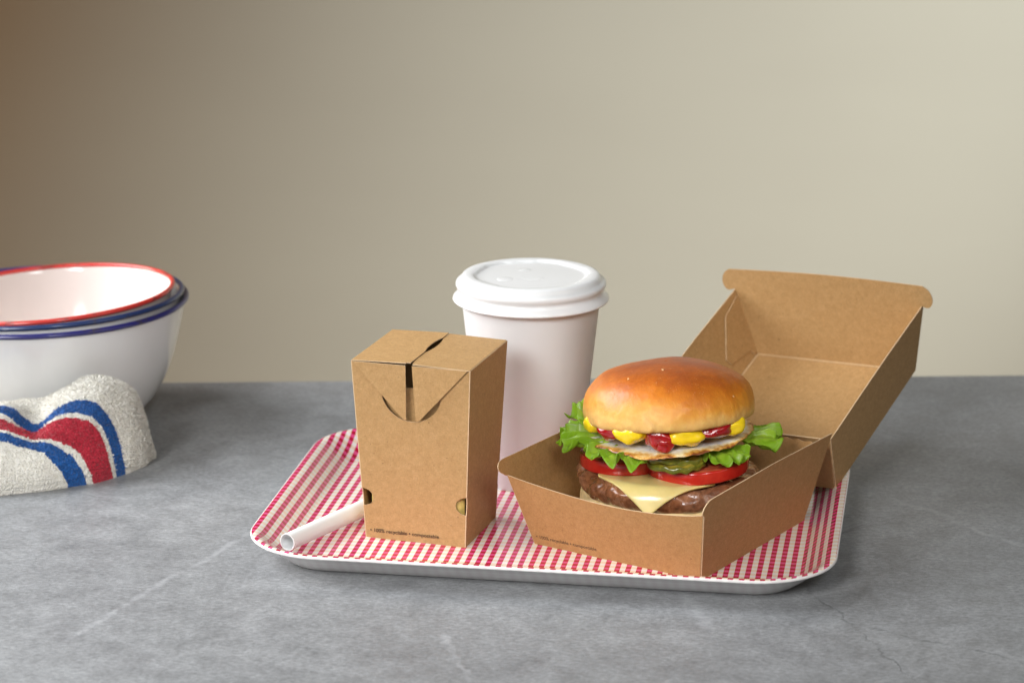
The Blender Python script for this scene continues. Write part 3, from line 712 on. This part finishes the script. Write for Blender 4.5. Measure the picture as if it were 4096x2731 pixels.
# ---------------------------------------------------------------- burger
BX, BY = 95.0, -57.0
burger = thing('burger', 'stacked cheeseburger with fried egg, lettuce, tomato and glossy bun in the open box', 'burger', (BX, BY, 3.75))
ZB = -3.75
def blob(name, cx, cy, cz, rx, ry, rz, mat, parent, rot=0.0, seed=0, amp=0.12, drip=0.0, n=20, m=28):
    verts, faces = [], []
    c, s = math.cos(rot), math.sin(rot)
    for i in range(n + 1):
        th_ = math.pi * i / n
        for j in range(m):
            ph = 2 * math.pi * j / m
            x, y, z = math.sin(th_) * math.cos(ph), math.sin(th_) * math.sin(ph), math.cos(th_)
            k = 1 + amp * nz(x * 1.3 + seed, y * 1.3, z * 1.3 + seed * 2, 1.0)
            sx = 1 - 0.25 * drip * max(0, -z)
            X, Y, Z = x * rx * k * sx, y * ry * k * sx, z * rz * k * (1 + drip * (z < 0))
            verts.append((cx + X * c - Y * s, cy + X * s + Y * c, ZB + cz + Z))
    for i in range(n):
        for j in range(m): faces.append((i * m + j, i * m + (j + 1) % m, (i + 1) * m + (j + 1) % m, (i + 1) * m + j))
    o = mesh_obj(name, verts, faces, mat, parent)
    bm = bmesh.new(); bm.from_mesh(o.data); bmesh.ops.remove_doubles(bm, verts=bm.verts, dist=1e-6); bmesh.ops.recalc_face_normals(bm, faces=bm.faces); bm.to_mesh(o.data); bm.free()
    return o
def disc(name, cx, cy, cz, r, thick, mat, seed, tilt=(0, 0), edge=0.0, wave=0.0, wav_n=0, rot=0.0, n=72, rnd=1.2):
    prof = [(0.0, thick / 2)] + [(r * f, thick / 2) for f in (0.15, 0.3, 0.45, 0.6, 0.72, 0.82, 0.90)]
    prof += [(r - rnd * (1 - math.sin(R(q))), thick / 2 - rnd * (1 - math.cos(R(q)))) for q in (20, 45, 70, 90)] + [(r + 0.25, 0)]
    prof += [(a, -z) for a, z in prof[:-1][::-1]]
    verts, faces, uvs, rings = [], [], [], []
    for k, (rr, z) in enumerate(prof):
        m_ = 1 if rr == 0 else n; ring = []
        for j in range(m_):
            a = 2 * math.pi * j / n
            e = 1 + edge * nz(math.cos(a) * 2 + seed, math.sin(a) * 2, seed, 1.0)
            x, y = rr * e * math.cos(a), rr * e * math.sin(a)
            zz = z + wave * math.sin(wav_n * (x * math.cos(rot) + y * math.sin(rot)) / r * math.pi) * (rr / r)
            zz += 0.35 * nz(x, y, seed, 0.09)
            ring.append(len(verts)); verts.append((cx + x, cy + y, ZB + cz + zz + x * tilt[0] + y * tilt[1])); uvs.append((min(1, rr / r), j / n))
        rings.append(ring)
    for A_, B_ in zip(rings, rings[1:]):
        for j in range(n):
            k = (j + 1) % n
            if len(A_) == 1: faces.append((A_[0], B_[j], B_[k]))
            elif len(B_) == 1: faces.append((A_[j], B_[0], A_[k]))
            else: faces.append((A_[j], B_[j], B_[k], A_[k]))
    return fix_normals(mesh_obj(name, verts, faces, mat, burger, True, uvs))

# bottom bun
def wob(amp, s_, seed=0.0):
    def f(p, a, r, z):
        k = 1 + amp * nz(math.cos(a) * 2 + seed, math.sin(a) * 2, z * 0.05 + seed, 1.0) * s_
        return (p[0] * k, p[1] * k, p[2])
    return f
def low(p, a, r, z):
    k = 1 + 0.012 * nz(p[0], p[1], z, 0.06) + 0.012 * nz(p[0], p[1], z * 0.4, 0.35)
    return (p[0] * k, p[1] * k, p[2] + (0.5 * nz(p[0], p[1], 1, 0.12) if z > 5 else 0))
lathe('bottom_bun', spline([(0, 0), (36, 0), (45, 1.2), (50.5, 6), (52.9, 13), (53.6, 20), (52.8, 25.6), (50, 27.8), (30, 28.2), (0, 28.4)], 5), M['crumb'], burger, 150, (0, 2, 0), disp=low)
# patty
def meat(p, a, r, z):
    x, y = p[0], p[1]
    d = 3.2 * nz(x, y, z, 0.06) + 2.4 * nz(x + 40, y, z, 0.13) + 0.55 * nz(x, y + 9, z, 0.30) + 0.08 * nz(x, y, z, 0.8)
    side = min(1, max(0, (r - 25) / 20))
    k = (r + d * side) / r
    return (x * k, y * k, z + d * 0.45 * (1 if r > 8 else r / 8))
lathe('beef_patty', spline([(0, 28.5), (30, 28.8), (44, 29.2), (50, 30.6), (53.6, 34.2), (55.0, 38.4), (53.8, 42.2), (49.6, 45.0), (42, 45.8), (20, 46.2), (0, 46.2)], 8), M['patty'], burger, 220, (0, 1, ZB), disp=meat)
# cheese slice draped over the patty, one corner hanging at the front
def cheese():
    side, n = 50.0, 56; rot = math.atan2(-60, -15) - math.pi / 4
    verts, faces = [], []; r0 = 46.0
    for lay in (0, 1):
        for i in range(n + 1):
            for j in range(n + 1):
                u, v = (i / n - .5) * side, (j / n - .5) * side
                # soften the corner of the square
                cu_ = max(0, abs(u) + abs(v) - side * 0.955); 
                if cu_ > 0: sgn = lambda q: (q > 0) - (q < 0); u -= sgn(u) * cu_ * 0.42; v -= sgn(v) * cu_ * 0.42
                x = -8.6 + u * math.cos(rot) - v * math.sin(rot); y = -31.4 + u * math.sin(rot) + v * math.cos(rot)
                r = math.hypot(x, y); a = math.atan2(y, x)
                if r > r0:
                    s_ = r - r0; R_ = 9.0; q = min(s_ / R_, 1.32)
                    rr = r0 + R_ * math.sin(q); z = 47.6 - R_ * (1 - math.cos(q))
                    if s_ > R_ * 1.32: ex = s_ - R_ * 1.32; rr += ex * math.cos(1.32); z -= ex * math.sin(1.32)
                    rr += 2.0
                else: rr, z = r + 2.0 * (r / r0), 47.6
                z += 0.5 * nz(x, y, 2, 0.06); rr += 0.5 * nz(x, y, 7, 0.07) if r > r0 else 0
                off = -1.5 if lay else 0
                if r > r0: rr += off * math.sin(q); z += off * math.cos(q)
                else: z += off
                verts.append((rr * math.cos(a), rr * math.sin(a) + 1, ZB + z))
    N1 = (n + 1) * (n + 1); I = lambda l, i, j: l * N1 + i * (n + 1) + j
    for i in range(n):
        for j in range(n):
            faces.append((I(0, i, j), I(0, i + 1, j), I(0, i + 1, j + 1), I(0, i, j + 1)))
            faces.append((I(1, i, j), I(1, i, j + 1), I(1, i + 1, j + 1), I(1, i + 1, j)))
    for k in range(n):
        for e in (0, n):
            faces.append((I(0, k, e), I(0, k + 1, e), I(1, k + 1, e), I(1, k, e))); faces.append((I(0, e, k), I(0, e, k + 1), I(1, e, k + 1), I(1, e, k)))
    o = fix_normals(mesh_obj('cheese_slice', verts, faces, M['cheese'], burger))
    return o
ch = cheese()
# tomato slices
disc('tomato_slice', -25.5, 0.0, 51.4, 28.6, 8.0, M['tomato'], 3.1, (0.03, 0.0), 0.02)
disc('tomato_slice', 16.5, -15.5, 52.0, 31.0, 8.0, M['tomato'], 8.4, (0.075, 0.02), 0.02)
# pickle slices
disc('pickle_slice', 3.0, -31.0, 58.4, 18.0, 3.4, M['pickle'], 1.7, (0.03, 0.06), 0.03, 0.7, 4.5, 0.4, rnd=0.8)
disc('pickle_slice', 5.5, -27.0, 61.2, 17.5, 3.4, M['pickle'], 4.2, (0.06, 0.06), 0.03, 0.7, 4.5, 1.1, rnd=0.8)
disc('pickle_slice', -3.5, -28.5, 63.0, 17.0, 3.2, M['pickle'], 6.6, (0.02, 0.05), 0.03, 0.7, 4.5, 2.0, rnd=0.8)
# lettuce: ruffled leaf blades, u along the frill and v from the stem side to the frilly margin
def leaf(a0, a1, r0, r1, z0, z1, ruff, nr, seed, curl=0.0, name='lettuce_leaf'):
    nu, nv = 180, 30; verts, faces, uvs = [], [], []
    for i in range(nu + 1):
        f = i / nu; a = R(a0 + (a1 - a0) * f)
        ends = min(1, f * 5, (1 - f) * 5); ends = ends * ends * (3 - 2 * ends)
        for j in range(nv + 1):
            v = j / nv
            rl = r0 + (r1 - r0) * (0.35 + 0.65 * ends) * v
            rl += 2.6 * v * nz(f * 9, seed, 0, 1.0)
            w_ = v ** 1.7
            ph = 2 * math.pi * nr * f + seed + 1.4 * nz(f * 4, seed, 5, 1.0)
            rz = ruff * w_ * (math.sin(ph) + 0.45 * math.sin(2.3 * ph + seed) + 0.5 * nz(f * 14, v * 2, seed, 1.0))
            rr = rl + 0.55 * ruff * w_ * math.cos(ph * 1.0 + 0.8)
            z = z0 + (z1 - z0) * v ** 1.6 + rz - curl * max(0, v - 0.72) ** 2 * 60
            bl_ = nz(rr * math.cos(a), rr * math.sin(a), seed, 0.20) + 0.5 * nz(rr * math.cos(a), rr * math.sin(a), seed + 3, 0.45)
            z += 1.8 * bl_ + 0.28 * ruff * w_ * w_ * math.sin(2.6 * ph + 1.1); rr += 1.2 * bl_ * v + 0.25 * ruff * w_ * w_ * math.cos(2.6 * ph)
            aa = a + 0.05 * w_ * math.sin(ph + 1.7) * ruff / 4
            verts.append((rr * math.cos(aa), rr * math.sin(aa), ZB + z)); uvs.append((f * (a1 - a0) / 45, v))
    for i in range(nu):
        for j in range(nv):
            k = i * (nv + 1) + j; faces.append((k, k + nv + 1, k + nv + 2, k + 1))
    o = mesh_obj(name, verts, faces, M['lettuce'], burger, True, uvs)
    sd = o.modifiers.new('thickness', 'SOLIDIFY'); sd.thickness = 0.0003; sd.offset = 0
    return o
leaf(192, 256, 26, 58.5, 65.6, 64.0, 3.0, 4.4, 1.3, 0.24)       # front left frill over the tomato
leaf(150, 212, 26, 65, 66.0, 64.5, 4.4, 4.2, 4.7, 0.24)        # left side
leaf(138, 196, 30, 59, 67.0, 78.0, 3.8, 3.8, 9.2, 0.0)        # rising behind the bun on the left
leaf(290, 336, 26, 56, 66.0, 63.6, 2.5, 4.8, 2.9, 0.26)       # front right frill
leaf(-34, 24, 28, 66, 66.5, 66.5, 3.2, 3.2, 6.1, 0.15)        # right side tip
leaf(30, 140, 28, 57, 65.0, 63.0, 3.2, 5.0, 3.6, 0.1)         # back
# fried egg
def egg():
    nr_, n = 34, 220; verts, faces, uvs = [], [], []
    for lay in (0, 1):
        for i in range(nr_ + 1):
            f = i / nr_
            for j in range(n):
                a = 2 * math.pi * j / n; ca, sa = math.cos(a), math.sin(a)
                R0 = 51.0 + 2.6 * nz(ca * 1.3, sa * 1.3, 2.2, 1.0) + 1.3 * nz(ca * 4, sa * 4, 7, 1.0) + 0.7 * nz(ca * 13, sa * 13, 3, 1.0) * nz(ca * 3, sa * 3, 9, 1.0)
                r = R0 * f; x, y = r * ca, r * sa
                w_ = max(0, (f - 0.72) / 0.28)
                z = 67.0 + 0.055 * x - 0.02 * y - 1.0 * w_
                z += w_ ** 1.3 * (2.8 * nz(ca * 2.6, sa * 2.6, 5, 1.0) + 1.5 * nz(ca * 7, sa * 7, 1, 1.0) + 1.3 * nz(ca * 20, sa * 20, 1, 1.0) * (0.3 + abs(nz(ca * 3, sa * 3, 6, 1.0))))
                z += 0.6 * nz(x, y, 0, 0.10) * (1 - w_)
                th_ = 1.5 * (1 - 0.55 * w_)
                z += th_ if lay == 0 else -th_
                if i == nr_: z += -th_ * 0.8 if lay == 0 else th_ * 0.8
                verts.append((x + 0.5, y - 1.0, ZB + z)); uvs.append((f, j / n))
    I = lambda l, i, j: l * (nr_ + 1) * n + i * n + j % n
    for i in range(nr_):
        for j in range(n):
            faces.append((I(0, i, j), I(0, i + 1, j), I(0, i + 1, j + 1), I(0, i, j + 1)))
            faces.append((I(1, i, j), I(1, i, j + 1), I(1, i + 1, j + 1), I(1, i + 1, j)))
    for j in range(n): faces.append((I(0, nr_, j), I(1, nr_, j), I(1, nr_, j + 1), I(0, nr_, j + 1)))
    o = mesh_obj('fried_egg', verts, faces, M['egg'], burger, True, uvs)
    bm = bmesh.new(); bm.from_mesh(o.data); bmesh.ops.remove_doubles(bm, verts=bm.verts, dist=2e-6); bmesh.ops.recalc_face_normals(bm, faces=bm.faces)
    bm.to_mesh(o.data); bm.free()
egg()
# sauces squeezed out under the bun
for x, y, z, rx, ry, rz, rt, sd_, dr in ((-46.0, -11, 70.6, 6.0, 6.5, 4.6, 1.2, 1.0, 0.1), (-24.6, -38.5, 73.0, 8.6, 7.0, 4.5, -0.35, 2.2, 0.15),
                                     (7.6, -43.0, 73.6, 9.4, 7.5, 4.7, 0.15, 3.7, 0.25), (36.0, -29.0, 75.0, 8.0, 6.0, 4.4, 0.6, 5.1, 0.1)):
    blob('mustard', x, y, z + 4.6, rx * 1.16, ry, rz * 1.28, M['mustard'], burger, rt, sd_, 0.30, dr)
for x, y, z, rx, ry, rz, rt, sd_, dr in ((-36.5, -30.0, 71.8, 7.0, 5.5, 4.4, -0.7, 1.4, 0.1), (-7.6, -42.5, 72.6, 7.6, 6.2, 4.8, -0.1, 2.9, 0.55), (-5.0, -45.5, 69.0, 4.2, 4.6, 3.4, 0, 6.9, 0.2),
                                     (24.5, -37.0, 74.8, 9.5, 6.0, 4.0, 0.4, 4.4, 0.15)):
    blob('ketchup', x, y, z + 4.6, rx * 1.3, ry, rz * 1.25, M['ketchup'], burger, rt, sd_, 0.35, dr)
# oil drop at the hanging cheese corner
blob('oil_drop', -14.6, -56.6, 31.3, 2.3, 1.6, 2.3, M['oil'], burger, 0, 1.0, 0.05, 0.2, 12, 18)
# top bun
def top_bun():
    prof = spline([(0, 1.2), (30, 0.8), (41, 0.1), (47.5, 0.3), (50.8, 1.4), (52.0, 4.0), (52.1, 8.5), (51.0, 14), (48.2, 19.4), (43.6, 24.6), (36.4, 29.2), (26.5, 32.2), (13, 33.8), (0, 34.0)], 6)
    def d(p, a, r, z):
        x, y = p[0], p[1]
        e = 1.9 * nz(x + 31, y, z, 0.024) + 0.8 * nz(x, y, z, 0.075) + 0.22 * nz(x, y, z, 0.30) * (z < 16)
        rim = math.exp(-((z - 2) / 4.5) ** 2) * (r > 38)
        e += rim * (0.9 * nz(math.cos(a) * 6, math.sin(a) * 6, 2, 1.0) + 0.5 * nz(math.cos(a) * 17, math.sin(a) * 17, 5, 1.0))
        # puckered seam low on the front left
        dd = (a - (R(256) + 0.05 * math.sin(z * 0.4))); dd = (dd + math.pi) % (2 * math.pi) - math.pi
        fade = max(0, 1 - z / 15.0)
        e += -1.5 * fade * math.exp(-(dd / 0.022) ** 2) + 0.9 * fade * math.exp(-((dd + 0.05) / 0.04) ** 2)
        dd2 = (a - R(238) + math.pi) % (2 * math.pi) - math.pi
        e += -0.6 * fade * math.exp(-(dd2 / 0.03) ** 2)
        k = (r + e) / r
        zz = z + (0.5 * nz(math.cos(a) * 3, math.sin(a) * 3, 8, 1.0) * (z < 8)) + 1.5 * nz(x + 12, y + 5, 4, 0.028) * min(1, max(0, z - 16) / 12)
        if z > 22: zz += -0.0007 * (x - 6) ** 2 * 0 
        return (x * k, y * k, zz)
    o = lathe('top_bun', prof, M['bun'], burger, 260, disp=d)
    o.location = (-0.5 * S, -1.0 * S, (ZB + 75.6) * S); o.rotation_euler = (R(-6.0), R(-3.2), 0)
    # loose crust flakes
    for q, (a, r, z, s_) in enumerate(((262, 20, 33.0, 1.5), (229, 36, 29.9, 1.1), (318, 50.2, 17.6, 0.9))):
        vv = [(s_ * math.cos(R(72 * k)) * (1 if k % 2 else 0.6), s_ * 0.55 * math.sin(R(72 * k)), 0.25 * (k % 2)) for k in range(5)]
        vv += [(x, y, zc - 0.35) for x, y, zc in vv]
        f = mesh_obj('crust_flake', vv, [(0, 1, 2, 3, 4), (9, 8, 7, 6, 5)] + [(k, k + 5, (k + 1) % 5 + 5, (k + 1) % 5) for k in range(5)], M['flake'], o, False)
        nrm = Vector((math.cos(R(a)) * r / 60, math.sin(R(a)) * r / 60, 0.75 if r < 45 else 0.2)).normalized()
        f.location = Vector((r * math.cos(R(a)), r * math.sin(R(a)), z)) * S + nrm * 0.0004
        f.rotation_euler = nrm.to_track_quat('Z', 'X').to_euler()
top_bun()
